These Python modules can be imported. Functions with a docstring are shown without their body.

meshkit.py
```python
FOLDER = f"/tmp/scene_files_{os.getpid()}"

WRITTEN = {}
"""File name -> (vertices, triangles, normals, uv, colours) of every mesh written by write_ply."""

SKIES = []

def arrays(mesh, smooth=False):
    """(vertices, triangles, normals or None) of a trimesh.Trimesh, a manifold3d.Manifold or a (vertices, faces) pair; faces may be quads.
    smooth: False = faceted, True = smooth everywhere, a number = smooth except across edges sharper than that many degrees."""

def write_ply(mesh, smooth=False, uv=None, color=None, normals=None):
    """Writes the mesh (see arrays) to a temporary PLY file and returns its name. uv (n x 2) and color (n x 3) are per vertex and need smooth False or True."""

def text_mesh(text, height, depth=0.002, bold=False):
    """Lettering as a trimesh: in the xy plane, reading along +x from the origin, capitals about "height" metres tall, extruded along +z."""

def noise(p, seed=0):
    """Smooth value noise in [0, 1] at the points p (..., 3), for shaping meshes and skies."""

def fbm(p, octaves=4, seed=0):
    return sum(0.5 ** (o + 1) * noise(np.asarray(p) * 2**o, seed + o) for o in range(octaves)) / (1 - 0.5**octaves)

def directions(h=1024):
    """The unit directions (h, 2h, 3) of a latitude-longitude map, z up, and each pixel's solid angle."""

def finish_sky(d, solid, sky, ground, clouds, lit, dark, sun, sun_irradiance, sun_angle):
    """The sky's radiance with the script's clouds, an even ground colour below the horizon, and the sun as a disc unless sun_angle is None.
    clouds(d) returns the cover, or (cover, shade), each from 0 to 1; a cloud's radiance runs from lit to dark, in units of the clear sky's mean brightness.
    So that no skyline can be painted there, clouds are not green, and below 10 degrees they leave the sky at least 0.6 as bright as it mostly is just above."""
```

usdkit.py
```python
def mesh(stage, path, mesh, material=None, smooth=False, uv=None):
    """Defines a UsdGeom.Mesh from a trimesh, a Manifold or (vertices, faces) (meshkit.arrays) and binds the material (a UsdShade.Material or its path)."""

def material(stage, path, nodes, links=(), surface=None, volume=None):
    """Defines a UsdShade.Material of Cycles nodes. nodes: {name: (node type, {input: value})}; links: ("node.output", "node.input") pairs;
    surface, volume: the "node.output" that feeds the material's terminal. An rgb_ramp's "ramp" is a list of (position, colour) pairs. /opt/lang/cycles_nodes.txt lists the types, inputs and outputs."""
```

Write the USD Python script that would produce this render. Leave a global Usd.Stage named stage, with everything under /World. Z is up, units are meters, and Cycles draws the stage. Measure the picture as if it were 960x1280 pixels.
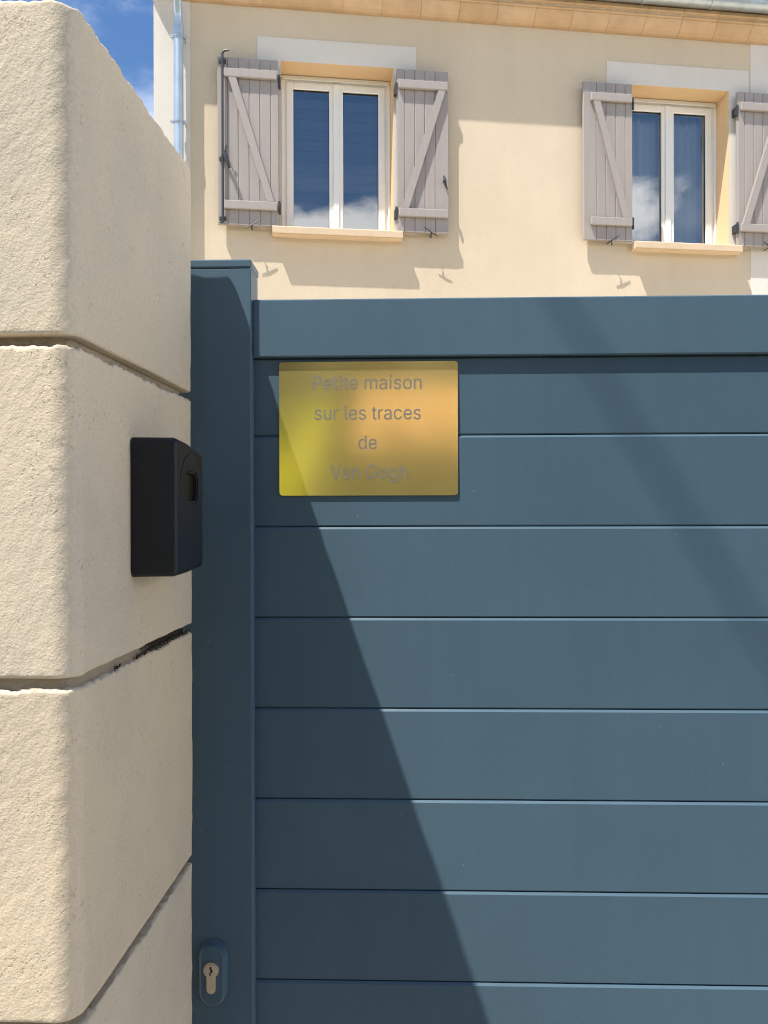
import math, random
import numpy as np
import trimesh
import manifold3d as m3
import shapely.geometry as sg
from shapely import affinity
import usdkit, meshkit
from pxr import Usd, UsdGeom, UsdLux, UsdShade, Gf, Sdf

random.seed(7)
rng = np.random.default_rng(7)
stage = Usd.Stage.CreateInMemory()
UsdGeom.SetStageUpAxis(stage, "Z")
UsdGeom.SetStageMetersPerUnit(stage, 1.0)
UsdGeom.Xform.Define(stage, "/World")
UsdGeom.Scope.Define(stage, "/World/Looks")

# ------------------------------------------------------------------ camera
EYE = 1.566
cam = UsdGeom.Camera.Define(stage, "/World/camera")
yaw, pitch, roll = math.radians(1.59), math.radians(-0.10), math.radians(0.15)
fw = np.array([-math.sin(yaw) * math.cos(pitch), math.cos(yaw) * math.cos(pitch), math.sin(pitch)])
rt0 = np.array([math.cos(yaw), math.sin(yaw), 0.0])
up0 = np.cross(rt0, fw)
rt = rt0 * math.cos(roll) - up0 * math.sin(roll)
up = up0 * math.cos(roll) + rt0 * math.sin(roll)
cam.AddTransformOp().Set(Gf.Matrix4d(*rt, 0, *up, 0, *(-fw), 0, 0, 0, EYE, 1))
cam.CreateHorizontalApertureAttr(24.0)
cam.CreateFocalLengthAttr(24.0 * 980 / 960)
cam.CreateExposureAttr(0.67)

# ------------------------------------------------------------------ sky and sun
SUN_EL, SUN_AZ = math.radians(64.5), math.radians(47.0)          # azimuth to the left of straight behind the camera
sun_dir = np.array([-math.cos(SUN_EL) * math.sin(SUN_AZ), -math.cos(SUN_EL) * math.cos(SUN_AZ), math.sin(SUN_EL)])
SKY, SUN = 0.066, 1.25
sky_mat = usdkit.material(stage, "/World/Looks/sky_look", {
    "tc": ("texture_coordinate", {}),
    "sky": ("sky_texture", {"sky_type": "single_scattering", "sun_disc": False, "sun_elevation": SUN_EL,
                            "sun_rotation": math.atan2(sun_dir[0], sun_dir[1]), "air_density": 1.0, "aerosol_density": 0.7}),
    "map": ("mapping", {"scale": (2.1, 2.1, 3.6), "location": (0.4, 1.7, 0.3)}),
    "nz": ("noise_texture", {"scale": 1.6, "detail": 8.0, "roughness": 0.56}),
    "sep": ("separate_xyz", {}),
    "band": ("map_range", {"range_type": "smoothstep", "from_min": 0.32, "from_max": 0.44, "to_min": 0.17, "to_max": -0.22}),
    "sum": ("math", {"math_type": "add"}),
    "cover": ("map_range", {"range_type": "smoothstep", "from_min": 0.56, "from_max": 0.68, "to_min": 0.0, "to_max": 1.0}),
    "wmap": ("mapping", {"scale": (1.0, 2.6, 5.0)}),
    "wn": ("noise_texture", {"scale": 1.9, "detail": 7.0, "roughness": 0.6, "distortion": 0.6}),
    "wisp": ("map_range", {"range_type": "smoothstep", "from_min": 0.5, "from_max": 0.85, "to_min": 0.0, "to_max": 0.35}),
    "tot": ("math", {"math_type": "maximum"}),
    "blue": ("mix_color", {"blend_type": "multiply", "fac": 1.0, "b": (0.93, 1.28, 1.62), "use_clamp": False}),
    "mix": ("mix_color", {"b": (25.0, 25.2, 25.6), "use_clamp": False, "use_clamp_result": False}),
    "bg": ("background_shader", {"strength": SKY}),
}, [("tc.generated", "map.vector"), ("map.vector", "nz.vector"), ("tc.generated", "sep.vector"), ("sep.z", "band.value"),
    ("nz.fac", "sum.value1"), ("band.result", "sum.value2"), ("sum.value", "cover.value"),
    ("tc.generated", "wmap.vector"), ("wmap.vector", "wn.vector"), ("wn.fac", "wisp.value"),
    ("cover.result", "tot.value1"), ("wisp.result", "tot.value2"),
    ("sky.color", "blue.a"), ("blue.result", "mix.a"), ("tot.value", "mix.fac"), ("mix.result", "bg.color")], surface="bg.background")
dome = UsdLux.DomeLight.Define(stage, "/World/sky")
dome.CreateIntensityAttr(1.0)
dome.GetPrim().SetCustomDataByKey("kind", "structure")
UsdShade.MaterialBindingAPI.Apply(dome.GetPrim()).Bind(sky_mat)

sun = UsdLux.DistantLight.Define(stage, "/World/sun")
sun.CreateIntensityAttr(SUN)
sun.CreateAngleAttr(0.5)
sun.CreateNormalizeAttr(True)
sun.CreateColorAttr(Gf.Vec3f(1.0, 0.955, 0.88))
zc = sun_dir
xc = np.cross([0, 0, 1.0], zc); xc /= np.linalg.norm(xc)
yc = np.cross(zc, xc)
sun.AddTransformOp().Set(Gf.Matrix4d(*xc, 0, *yc, 0, *zc, 0, 0, 0, 30, 1))

# ------------------------------------------------------------------ helpers
used = {}
def numbered(parent, name):
    k = (str(parent), name)
    n = used.get(k, 0); used[k] = n + 1
    return f"{parent}/{name}" + (f"_{n:03d}" if n else "")

def ppath(parent):
    return "/World" if parent is None else str(parent.GetPath())

def tag(p, label=None, cat=None, group=None, kind=None):
    for k, v in (("label", label), ("category", cat), ("group", group), ("kind", kind)):
        if v: p.SetCustomDataByKey(k, v)
    return p

def obj(name, mesh, mat, parent=None, smooth=False, label=None):
    p = usdkit.mesh(stage, numbered(ppath(parent), name), mesh, mat, smooth=smooth).GetPrim()
    if label: tag(p, label)
    return p

def thing(name, label, cat, loc=(0, 0, 0), rotz=0.0, group=None):
    x = UsdGeom.Xform.Define(stage, numbered("/World", name))
    x.AddTranslateOp().Set(Gf.Vec3d(*map(float, loc)))
    if rotz: x.AddRotateZOp().Set(float(rotz))
    return tag(x.GetPrim(), label, cat, group)

def xpart(name, parent, label=None):
    p = UsdGeom.Xform.Define(stage, numbered(ppath(parent), name)).GetPrim()
    return tag(p, label)

def struct(name, mesh, mat):
    return tag(obj(name, mesh, mat), kind="structure")

def hull(pts):
    h = trimesh.convex.convex_hull(np.asarray(pts, float))
    return h

def box(x0, x1, y0, y1, z0, z1, b=0.0):
    """A box; b chamfers every edge."""
    if b <= 0:
        m = trimesh.creation.box((x1 - x0, y1 - y0, z1 - z0)); m.apply_translation(((x0 + x1) / 2, (y0 + y1) / 2, (z0 + z1) / 2)); return m
    pts = []
    for sx in (0, 1):
        for sy in (0, 1):
            for sz in (0, 1):
                c = np.array([(x0, x1)[sx], (y0, y1)[sy], (z0, z1)[sz]], float)
                d = np.array([1 - 2 * sx, 1 - 2 * sy, 1 - 2 * sz]) * b
                for k in range(3):
                    q = c + d; q[k] = c[k]; pts.append(q)
    return hull(pts)

def cat(*ms):
    ms = [m for g in ms for m in (g if isinstance(g, (list, tuple)) else [g])]
    return trimesh.util.concatenate(ms)

def extrude(poly, depth, axes="xz", at=0.0):
    """Polygon in (a, b) pulled along the third axis. 'xz': (x, z) from y = at to y = at + depth; 'yz': (y, z) along x; 'xy' along z."""
    m = trimesh.creation.extrude_polygon(poly, depth, engine="earcut")
    v = m.vertices.copy()
    if axes == "xz":
        m.vertices = np.stack([v[:, 0], at + v[:, 2], v[:, 1]], 1); m.invert()
    elif axes == "yz":
        m.vertices = np.stack([at + v[:, 2], v[:, 0], v[:, 1]], 1)
    else:
        m.vertices = np.stack([v[:, 0], v[:, 1], at + v[:, 2]], 1)
    return m

def tube(points, r, n=10):
    """A round tube through points, with closed ends."""
    P = np.asarray(points, float)
    r = np.broadcast_to(r, len(P))
    T = np.gradient(P, axis=0); T /= np.linalg.norm(T, axis=1, keepdims=True)
    a = np.array([0, 0, 1.0]) if abs(T[0][2]) < 0.9 else np.array([1.0, 0, 0])
    u = np.cross(T[0], a); u /= np.linalg.norm(u)
    V = []
    for i in range(len(P)):
        u = u - T[i] * (u @ T[i]); u /= np.linalg.norm(u)
        w = np.cross(T[i], u)
        th = np.arange(n) * 2 * np.pi / n
        V.append(P[i] + r[i] * (np.cos(th)[:, None] * u + np.sin(th)[:, None] * w))
    V = np.vstack(V + [P[:1], P[-1:]])
    F = []
    for i in range(len(P) - 1):
        for k in range(n):
            a, b = i * n + k, i * n + (k + 1) % n
            F += [[a, b, b + n], [a, b + n, a + n]]
    e = len(P) * n
    for k in range(n):
        F += [[e, (k + 1) % n, k], [e + 1, (len(P) - 1) * n + k, (len(P) - 1) * n + (k + 1) % n]]
    return trimesh.Trimesh(V, F, process=False)

# ------------------------------------------------------------------ materials
def M(name, nodes, links, surface="p.BSDF"):
    return usdkit.material(stage, "/World/Looks/" + name, nodes, links, surface=surface)

def plain(name, col, rough=0.5, metallic=0.0, spec=0.5, var=0.0, vscale=8.0, bump=0.0, bscale=200.0, bdist=0.001):
    nodes = {"p": ("principled_bsdf", {"base_color": col, "roughness": rough, "metallic": metallic, "specular_ior_level": spec}),
             "tc": ("geometry", {})}
    links = []
    if var:
        nodes["n"] = ("noise_texture", {"scale": vscale, "detail": 6.0, "roughness": 0.6})
        nodes["r"] = ("rgb_ramp", {"ramp": [(0.3, tuple(c * (1 - var) for c in col)), (0.7, tuple(min(1, c * (1 + var)) for c in col))]})
        links += [("tc.position", "n.vector"), ("n.fac", "r.fac"), ("r.color", "p.base_color")]
    if bump:
        nodes["bn"] = ("noise_texture", {"scale": bscale, "detail": 3.0, "roughness": 0.6})
        nodes["b"] = ("bump", {"strength": bump, "distance": bdist})
        links += [("tc.position", "bn.vector"), ("bn.fac", "b.height"), ("b.normal", "p.normal")]
    return M(name, nodes, links)

# reconstituted limestone: bush-hammered, pitted faces; the sawn side is nearly smooth
def stone(name, tint):
    base = np.array([0.652, 0.545, 0.405]) * tint
    return M(name, {
        "g": ("geometry", {}),
        "lo": ("noise_texture", {"scale": 5.0, "detail": 5.0, "roughness": 0.6}),
        "lr": ("rgb_ramp", {"ramp": [(0.30, tuple(base * (0.86, 0.88, 0.92))), (0.52, tuple(base)), (0.75, tuple(base * (1.06, 1.04, 0.98)))]}),
        "gr": ("noise_texture", {"scale": 420.0, "detail": 4.0, "roughness": 0.7}),
        "grr": ("map_range", {"from_min": 0.3, "from_max": 0.7, "to_min": 0.90, "to_max": 1.08}),
        "c1": ("mix_color", {"blend_type": "multiply", "fac": 1.0, "use_clamp": False}),
        # open pores
        "po": ("noise_texture", {"scale": 300.0, "detail": 2.0, "roughness": 0.5, }),
        "pm": ("noise_texture", {"scale": 26.0, "detail": 2.0}),
        "pt": ("map_range", {"from_min": 0.45, "from_max": 0.75, "to_min": 0.28, "to_max": 0.435}),
        "pd": ("math", {"math_type": "subtract"}),
        "pr": ("map_range", {"range_type": "smoothstep", "from_min": -0.05, "from_max": 0.02, "to_min": 1.0, "to_max": 0.0}),
        # grain relief
        "n1": ("voronoi_texture", {"scale": 430.0, "feature": "smooth_f1", "smoothness": 0.6, "detail": 1.0}),
        "ni": ("math", {"math_type": "multiply", "value2": -0.38}),
        "n2": ("noise_texture", {"scale": 700.0, "detail": 3.0, "roughness": 0.65}),
        "h1": ("math", {"math_type": "multiply_add", "value2": 0.50}),
        "h2": ("math", {"math_type": "multiply_add", "value2": -1.25}),
        # roughness of the relief: full on the hammered front, little on the sawn side
        "sn": ("separate_xyz", {}),
        "sm": ("map_range", {"range_type": "smoothstep", "from_min": 0.1, "from_max": 0.75, "to_min": 0.33, "to_max": 0.10}),
        "b": ("bump", {"distance": 0.0018}),
        "pcol": ("mix_color", {"blend_type": "mix", "b": tuple(base * (0.52, 0.47, 0.42)), "use_clamp": False}),
        "pf": ("math", {"math_type": "multiply", "value2": 0.42}),
        "p": ("principled_bsdf", {"roughness": 0.92, "specular_ior_level": 0.2}),
    }, [("g.position", "lo.vector"), ("lo.fac", "lr.fac"), ("g.position", "gr.vector"), ("gr.fac", "grr.value"),
        ("lr.color", "c1.a"), ("grr.result", "c1.b"), ("g.position", "po.vector"), ("g.position", "pm.vector"),
        ("pm.fac", "pt.value"), ("po.fac", "pd.value1"), ("pt.result", "pd.value2"), ("pd.value", "pr.value"),
        ("g.position", "n1.vector"), ("g.position", "n2.vector"), ("n2.fac", "h1.value1"), ("n1.distance", "ni.value1"), ("ni.value", "h1.value3"),
        ("pr.result", "h2.value1"), ("h1.value", "h2.value3"), ("h2.value", "b.height"),
        ("g.true_normal", "sn.vector"), ("sn.x", "sm.value"), ("sm.result", "b.strength"),
        ("pr.result", "pf.value1"), ("pf.value", "pcol.fac"), ("c1.result", "pcol.a"), ("pcol.result", "p.base_color"), ("b.normal", "p.normal")])

stones = [stone("pale_limestone", 1.0), stone("pale_limestone_grey", (0.96, 0.975, 0.985)), stone("pale_limestone_warm", (1.02, 1.0, 0.97))]
mortar_mat = M("old_mortar", {
    "g": ("geometry", {}),
    "n": ("noise_texture", {"scale": 130.0, "detail": 6.0, "roughness": 0.75}),
    "n2": ("noise_texture", {"scale": 18.0, "detail": 2.0}),
    "a": ("math", {"math_type": "multiply_add", "value2": 0.8}),
    "r": ("rgb_ramp", {"ramp": [(0.70, (0.44, 0.37, 0.27)), (0.98, (0.33, 0.27, 0.20)), (1.12, (0.12, 0.095, 0.07))]}),
    "b": ("bump", {"distance": 0.002, "strength": 0.8}),
    "p": ("principled_bsdf", {"roughness": 0.95, "specular_ior_level": 0.1}),
}, [("g.position", "n.vector"), ("g.position", "n2.vector"), ("n2.fac", "a.value1"), ("n.fac", "a.value3"), ("a.value", "r.fac"),
    ("r.color", "p.base_color"), ("n.fac", "b.height"), ("b.normal", "p.normal")])
mortar_dark = M("mossy_mortar", {
    "g": ("geometry", {}),
    "n": ("noise_texture", {"scale": 260.0, "detail": 6.0, "roughness": 0.7}),
    "s": ("separate_xyz", {}),
    "e": ("map_range", {"from_min": 0.625, "from_max": 0.71, "to_min": -0.42, "to_max": 0.20, "clamp": True}),
    "a": ("math", {"math_type": "add"}),
    "r": ("rgb_ramp", {"ramp": [(0.42, (0.40, 0.335, 0.25)), (0.52, (0.20, 0.16, 0.115)), (0.60, (0.045, 0.034, 0.027))]}),
    "b": ("bump", {"distance": 0.003, "strength": 0.9}),
    "p": ("principled_bsdf", {"roughness": 0.95, "specular_ior_level": 0.1}),
}, [("g.position", "n.vector"), ("g.position", "s.vector"), ("s.y", "e.value"), ("e.result", "a.value1"), ("n.fac", "a.value2"), ("a.value", "r.fac"),
    ("r.color", "p.base_color"), ("n.fac", "b.height"), ("b.normal", "p.normal")])
dirt_mat = plain("dark_joint_dirt", (0.075, 0.058, 0.045), 0.95, spec=0.1, var=0.4, vscale=300.0, bump=0.8, bscale=500.0, bdist=0.002)

# blue-grey powder coat: very fine orange-peel, sparse dust specks, faint vertical wipe marks
def powder(name, k=1.0):
    c = np.array([0.070, 0.117, 0.155]) * k
    return M(name, {
        "g": ("geometry", {}),
        "lo": ("noise_texture", {"scale": 3.2, "detail": 4.0, "roughness": 0.55}),
        "lr": ("rgb_ramp", {"ramp": [(0.3, tuple(c * 0.93)), (0.7, tuple(c * 1.07))]}),
        "sp": ("voronoi_texture", {"scale": 34.0}),
        "st": ("math", {"math_type": "less_than", "value2": 0.030}),
        "sw": ("white_noise_texture", {}),
        "sk": ("math", {"math_type": "greater_than", "value2": 0.62}),
        "sm": ("math", {"math_type": "multiply"}),
        "sf": ("math", {"math_type": "multiply", "value2": 0.22}),
        "c": ("mix_color", {"b": (0.42, 0.44, 0.44), "use_clamp": False}),
        "mp": ("mapping", {"scale": (14.0, 14.0, 1.2)}),
        "wn": ("noise_texture", {"scale": 2.0, "detail": 5.0, "roughness": 0.65}),
        "rr": ("map_range", {"from_min": 0.3, "from_max": 0.7, "to_min": 0.29, "to_max": 0.39}),
        "wc": ("map_range", {"from_min": 0.3, "from_max": 0.75, "to_min": 0.978, "to_max": 1.03}),
        "cw": ("mix_color", {"blend_type": "multiply", "fac": 1.0, "use_clamp": False}),
        "ms": ("mapping", {"scale": (26.0, 26.0, 190.0), "rotation": (0.0, 0.35, 0.0)}),
        "sc": ("noise_texture", {"scale": 1.0, "detail": 4.0, "roughness": 0.7}),
        "sr": ("map_range", {"from_min": 0.70, "from_max": 0.80, "to_min": 0.0, "to_max": 0.10, "clamp": True}),
        "c0": ("mix_color", {"b": (0.30, 0.33, 0.35), "use_clamp": False}),
        "n": ("noise_texture", {"scale": 900.0, "detail": 2.0}),
        "b": ("bump", {"distance": 0.0004, "strength": 0.28}),
        "p": ("principled_bsdf", {"specular_ior_level": 0.2}),
    }, [("g.position", "lo.vector"), ("lo.fac", "lr.fac"), ("g.position", "sp.vector"), ("sp.distance", "st.value1"), ("sp.color", "sw.vector"),
        ("sw.value", "sk.value1"), ("st.value", "sm.value1"), ("sk.value", "sm.value2"), ("sm.value", "sf.value1"), ("wn.fac", "wc.value"), ("lr.color", "cw.a"), ("wc.result", "cw.b"), ("g.position", "ms.vector"), ("ms.vector", "sc.vector"), ("sc.fac", "sr.value"), ("cw.result", "c0.a"), ("sr.result", "c0.fac"), ("c0.result", "c.a"), ("sf.value", "c.fac"), ("c.result", "p.base_color"),
        ("g.position", "mp.vector"), ("mp.vector", "wn.vector"), ("wn.fac", "rr.value"), ("rr.result", "p.roughness"),
        ("g.position", "n.vector"), ("n.fac", "b.height"), ("b.normal", "p.normal")])
coat = [powder("blue_grey_powder_coat"), powder("blue_grey_powder_coat_pale", 1.03), powder("blue_grey_powder_coat_deep", 0.97)]

def render_plaster(name, col, k=1.0):
    c = np.array(col)
    return M(name, {
        "g": ("geometry", {}),
        "lo": ("noise_texture", {"scale": 1.3, "detail": 6.0, "roughness": 0.6}),
        "lr": ("rgb_ramp", {"ramp": [(0.3, tuple(c * (0.95, 0.945, 0.93))), (0.7, tuple(np.minimum(c * 1.035, 0.9)))]}),
        "mp": ("mapping", {"scale": (9.0, 9.0, 0.7)}),
        "st": ("noise_texture", {"scale": 1.0, "detail": 5.0, "roughness": 0.6}),
        "sr": ("map_range", {"from_min": 0.35, "from_max": 0.75, "to_min": 1.0, "to_max": 0.965}),
        "m": ("mix_color", {"blend_type": "multiply", "fac": 1.0, "use_clamp": False}),
        "n": ("noise_texture", {"scale": 130.0, "detail": 5.0, "roughness": 0.65}),
        "n2": ("noise_texture", {"scale": 4.0, "detail": 2.0}),
        "h": ("math", {"math_type": "multiply_add", "value2": 2.2}),
        "b": ("bump", {"distance": 0.0032, "strength": 0.55 * k}),
        "p": ("principled_bsdf", {"roughness": 0.93, "specular_ior_level": 0.15}),
    }, [("g.position", "lo.vector"), ("lo.fac", "lr.fac"), ("g.position", "mp.vector"), ("mp.vector", "st.vector"), ("st.fac", "sr.value"),
        ("lr.color", "m.a"), ("sr.result", "m.b"), ("m.result", "p.base_color"), ("g.position", "n.vector"), ("g.position", "n2.vector"),
        ("n2.fac", "h.value1"), ("n.fac", "h.value3"), ("h.value", "b.height"), ("b.normal", "p.normal")])
cream = render_plaster("cream_render", (0.640, 0.537, 0.405))
reveal_mat = render_plaster("warm_reveal_paint", (0.74, 0.54, 0.33), 0.6)
white_render = render_plaster("off_white_render", (0.70, 0.655, 0.60), 0.7)
sill_mat = plain("cast_sill_stone", (0.62, 0.48, 0.335), 0.85, spec=0.2, var=0.05, vscale=9.0, bump=0.4, bscale=160.0)

def wood(name, k):
    c = np.array([0.330, 0.293, 0.274]) * k
    return M(name, {
        "t": ("texture_coordinate", {}),
        "mp": ("mapping", {"scale": (60.0, 60.0, 3.0)}),
        "n": ("noise_texture", {"scale": 1.0, "detail": 5.0, "roughness": 0.6}),
        "r": ("rgb_ramp", {"ramp": [(0.3, tuple(c * 0.95)), (0.7, tuple(c * 1.05))]}),
        "b": ("bump", {"distance": 0.001, "strength": 0.35}),
        "p": ("principled_bsdf", {"roughness": 0.55, "specular_ior_level": 0.4}),
    }, [("t.object", "mp.vector"), ("mp.vector", "n.vector"), ("n.fac", "r.fac"), ("r.color", "p.base_color"), ("n.fac", "b.height"), ("b.normal", "p.normal")])
taupe = [wood("taupe_painted_wood", 1.0), wood("taupe_painted_wood_pale", 1.025), wood("taupe_painted_wood_deep", 0.975)]
taupe_rail = wood("taupe_painted_rail", 1.02)
iron = plain("black_painted_iron", (0.028, 0.031, 0.038), 0.45, spec=0.5)
pvc = plain("white_pvc", (0.80, 0.795, 0.77), 0.32, spec=0.5, var=0.015)
seal = plain("black_rubber_seal", (0.02, 0.02, 0.022), 0.7)
zinc = plain("weathered_zinc", (0.40, 0.45, 0.48), 0.42, metallic=0.75, var=0.14, vscale=14.0, bump=0.2, bscale=30.0)
zinc_pipe = plain("bright_zinc_pipe", (0.42, 0.49, 0.55), 0.38, metallic=0.7, var=0.08, vscale=10.0)
def clay(name, c, var=0.12):
    return plain(name, c, 0.85, spec=0.2, var=var, vscale=7.0, bump=0.4, bscale=120.0)
corn = [clay("tan_cornice_clay", (0.49, 0.33, 0.195)), clay("tan_cornice_clay_pale", (0.51, 0.35, 0.21)), clay("tan_cornice_clay_deep", (0.475, 0.315, 0.18))]
tile = [clay("brown_roof_tile", (0.22, 0.12, 0.075), 0.25), clay("grey_roof_tile", (0.20, 0.14, 0.105), 0.25)]
opp_tile = [clay("orange_roof_tile", (0.63, 0.43, 0.30), 0.2), clay("orange_roof_tile_pale", (0.66, 0.46, 0.34), 0.2)]
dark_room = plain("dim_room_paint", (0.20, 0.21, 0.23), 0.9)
blind_mat = plain("grey_blind_fabric", (0.105, 0.12, 0.145), 0.85)
blind_pale = plain("pale_blind_fabric", (0.125, 0.142, 0.17), 0.85)
curtain_mat = plain("grey_curtain_cloth", (0.62, 0.63, 0.65), 0.9)
glass = M("window_glass", {
    "f": ("fresnel", {"IOR": 1.55}),
    "f2": ("math", {"math_type": "multiply", "value2": 4.5, "use_clamp": True}),
    "t": ("transparent_bsdf", {"color": (0.86, 0.90, 0.90)}),
    "g": ("glossy_bsdf", {"color": (1, 1, 1), "roughness": 0.0}),
    "n": ("noise_texture", {"scale": 3.0, "detail": 1.0}), "ge": ("geometry", {}),
    "b": ("bump", {"distance": 0.003, "strength": 0.05}),
    "m": ("mix_closure", {}),
}, [("f.fac", "f2.value1"), ("f2.value", "m.fac"), ("t.BSDF", "m.closure1"), ("g.BSDF", "m.closure2"), ("ge.position", "n.vector"), ("n.fac", "b.height"), ("b.normal", "g.normal")], surface="m.closure")
brass = M("brushed_brass", {
    "g": ("geometry", {}),
    "mp": ("mapping", {"scale": (4.0, 4.0, 900.0)}),
    "n": ("noise_texture", {"scale": 1.0, "detail": 3.0}),
    "rr": ("map_range", {"to_min": 0.085, "to_max": 0.125}),
    "b": ("bump", {"distance": 0.0002, "strength": 0.01}),
    "p": ("principled_bsdf", {"base_color": (0.86, 0.65, 0.26), "metallic": 1.0}),
    "d": ("principled_bsdf", {"base_color": (0.58, 0.46, 0.15), "roughness": 0.6}),
    "m": ("mix_closure", {"fac": 0.26}),
}, [("g.position", "mp.vector"), ("mp.vector", "n.vector"), ("n.fac", "rr.value"), ("rr.result", "p.roughness"),
    ("p.BSDF", "m.closure1"), ("d.BSDF", "m.closure2")], surface="m.closure")
engrave = plain("grey_engraving", (0.25, 0.235, 0.21), 0.5, metallic=0.55)
steel = plain("lock_cylinder_metal", (0.62, 0.53, 0.42), 0.32, metallic=0.85, var=0.08, vscale=200.0)
hole = plain("keyway_black", (0.01, 0.008, 0.006), 0.8)
black_plastic = plain("black_textured_plastic", (0.007, 0.0085, 0.013), 0.45, spec=0.35, var=0.15, vscale=60.0, bump=0.25, bscale=1400.0, bdist=0.0004)
black_gloss = plain("smoked_lens", (0.010, 0.010, 0.006), 0.25, spec=0.45)
black_deep = plain("recess_black", (0.005, 0.005, 0.006), 0.6)
def ground(name, c, scale, var):
    return plain(name, c, 0.95, spec=0.15, var=var, vscale=scale, bump=0.6, bscale=90.0, bdist=0.006)
grass_mat = ground("dry_grass", (0.10, 0.115, 0.045), 3.0, 0.3)
bank_mat = plain("yellow_green_grass", (0.36, 0.40, 0.04), 0.95, spec=0.1, var=0.38, vscale=1.1)
gravel_mat = ground("pale_gravel", (0.66, 0.58, 0.45), 40.0, 0.22)
paving_mat = ground("pavement_concrete", (0.205, 0.19, 0.165), 12.0, 0.12)
asphalt_mat = ground("street_asphalt", (0.075, 0.074, 0.072), 60.0, 0.2)
kerb_mat = ground("kerb_stone", (0.33, 0.32, 0.30), 20.0, 0.1)
def leaf(name, c):
    return M(name, {
        "o": ("geometry", {}),
        "r": ("rgb_ramp", {"ramp": [(0.0, tuple(np.array(c) * 0.7)), (1.0, tuple(np.array(c) * 1.35))]}),
        "p": ("principled_bsdf", {"roughness": 0.55}), "t": ("translucent_bsdf", {}), "m": ("mix_closure", {"fac": 0.5}),
    }, [("o.random_per_island", "r.fac"), ("r.color", "p.base_color"), ("r.color", "t.color"), ("p.BSDF", "m.closure1"), ("t.BSDF", "m.closure2")], surface="m.closure")
leaf_yellow, leaf_green = leaf("yellow_green_leaf", (0.52, 0.52, 0.05)), leaf("olive_leaf", (0.185, 0.195, 0.045))
bark = plain("brown_bark", (0.10, 0.075, 0.05), 0.9, var=0.3, vscale=12.0)
pole_wood = plain("grey_pole_wood", (0.17, 0.145, 0.12), 0.9, var=0.2, vscale=6.0)
cable_mat = plain("black_cable_sheath", (0.02, 0.02, 0.02), 0.6)
opp_wall = render_plaster("sand_render", (0.52, 0.44, 0.33))

# ------------------------------------------------------------------ setting
def sheet(x0, x1, y0, y1, z):
    return trimesh.Trimesh([[x0, y0, z], [x1, y0, z], [x1, y1, z], [x0, y1, z]], [[0, 1, 2], [0, 2, 3]], process=False)
struct("ground", sheet(-600, 600, -600, 600, -0.14), grass_mat)
struct("courtyard", box(-14, 16, 0.62, 17, -0.136, 0.0), gravel_mat)
struct("pavement", box(-40, 40, -1.6, 0.62, -0.132, -0.004), paving_mat)
kerb = struct("kerb", box(-40, 40, -1.75, -1.602, -0.132, 0.004, 0.01), kerb_mat)
struct("road", sheet(-40, 40, -8.2, -1.75, -0.128), asphalt_mat)
struct("far_pavement", box(-40, 40, -9.6, -8.2, -0.132, -0.004), paving_mat)

# ------------------------------------------------------------------ stone pillar
PX, PY, PROT = -0.2241, 0.8172, -1.56          # its inner rear corner and turn
PW, PD, PITCH = 0.395, 0.2755, 0.2405         # width, depth, course
def fbm(p, s, o=3, seed=0):
    return meshkit.fbm(np.asarray(p) * s + 50.0, o, seed) - 0.5

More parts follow.
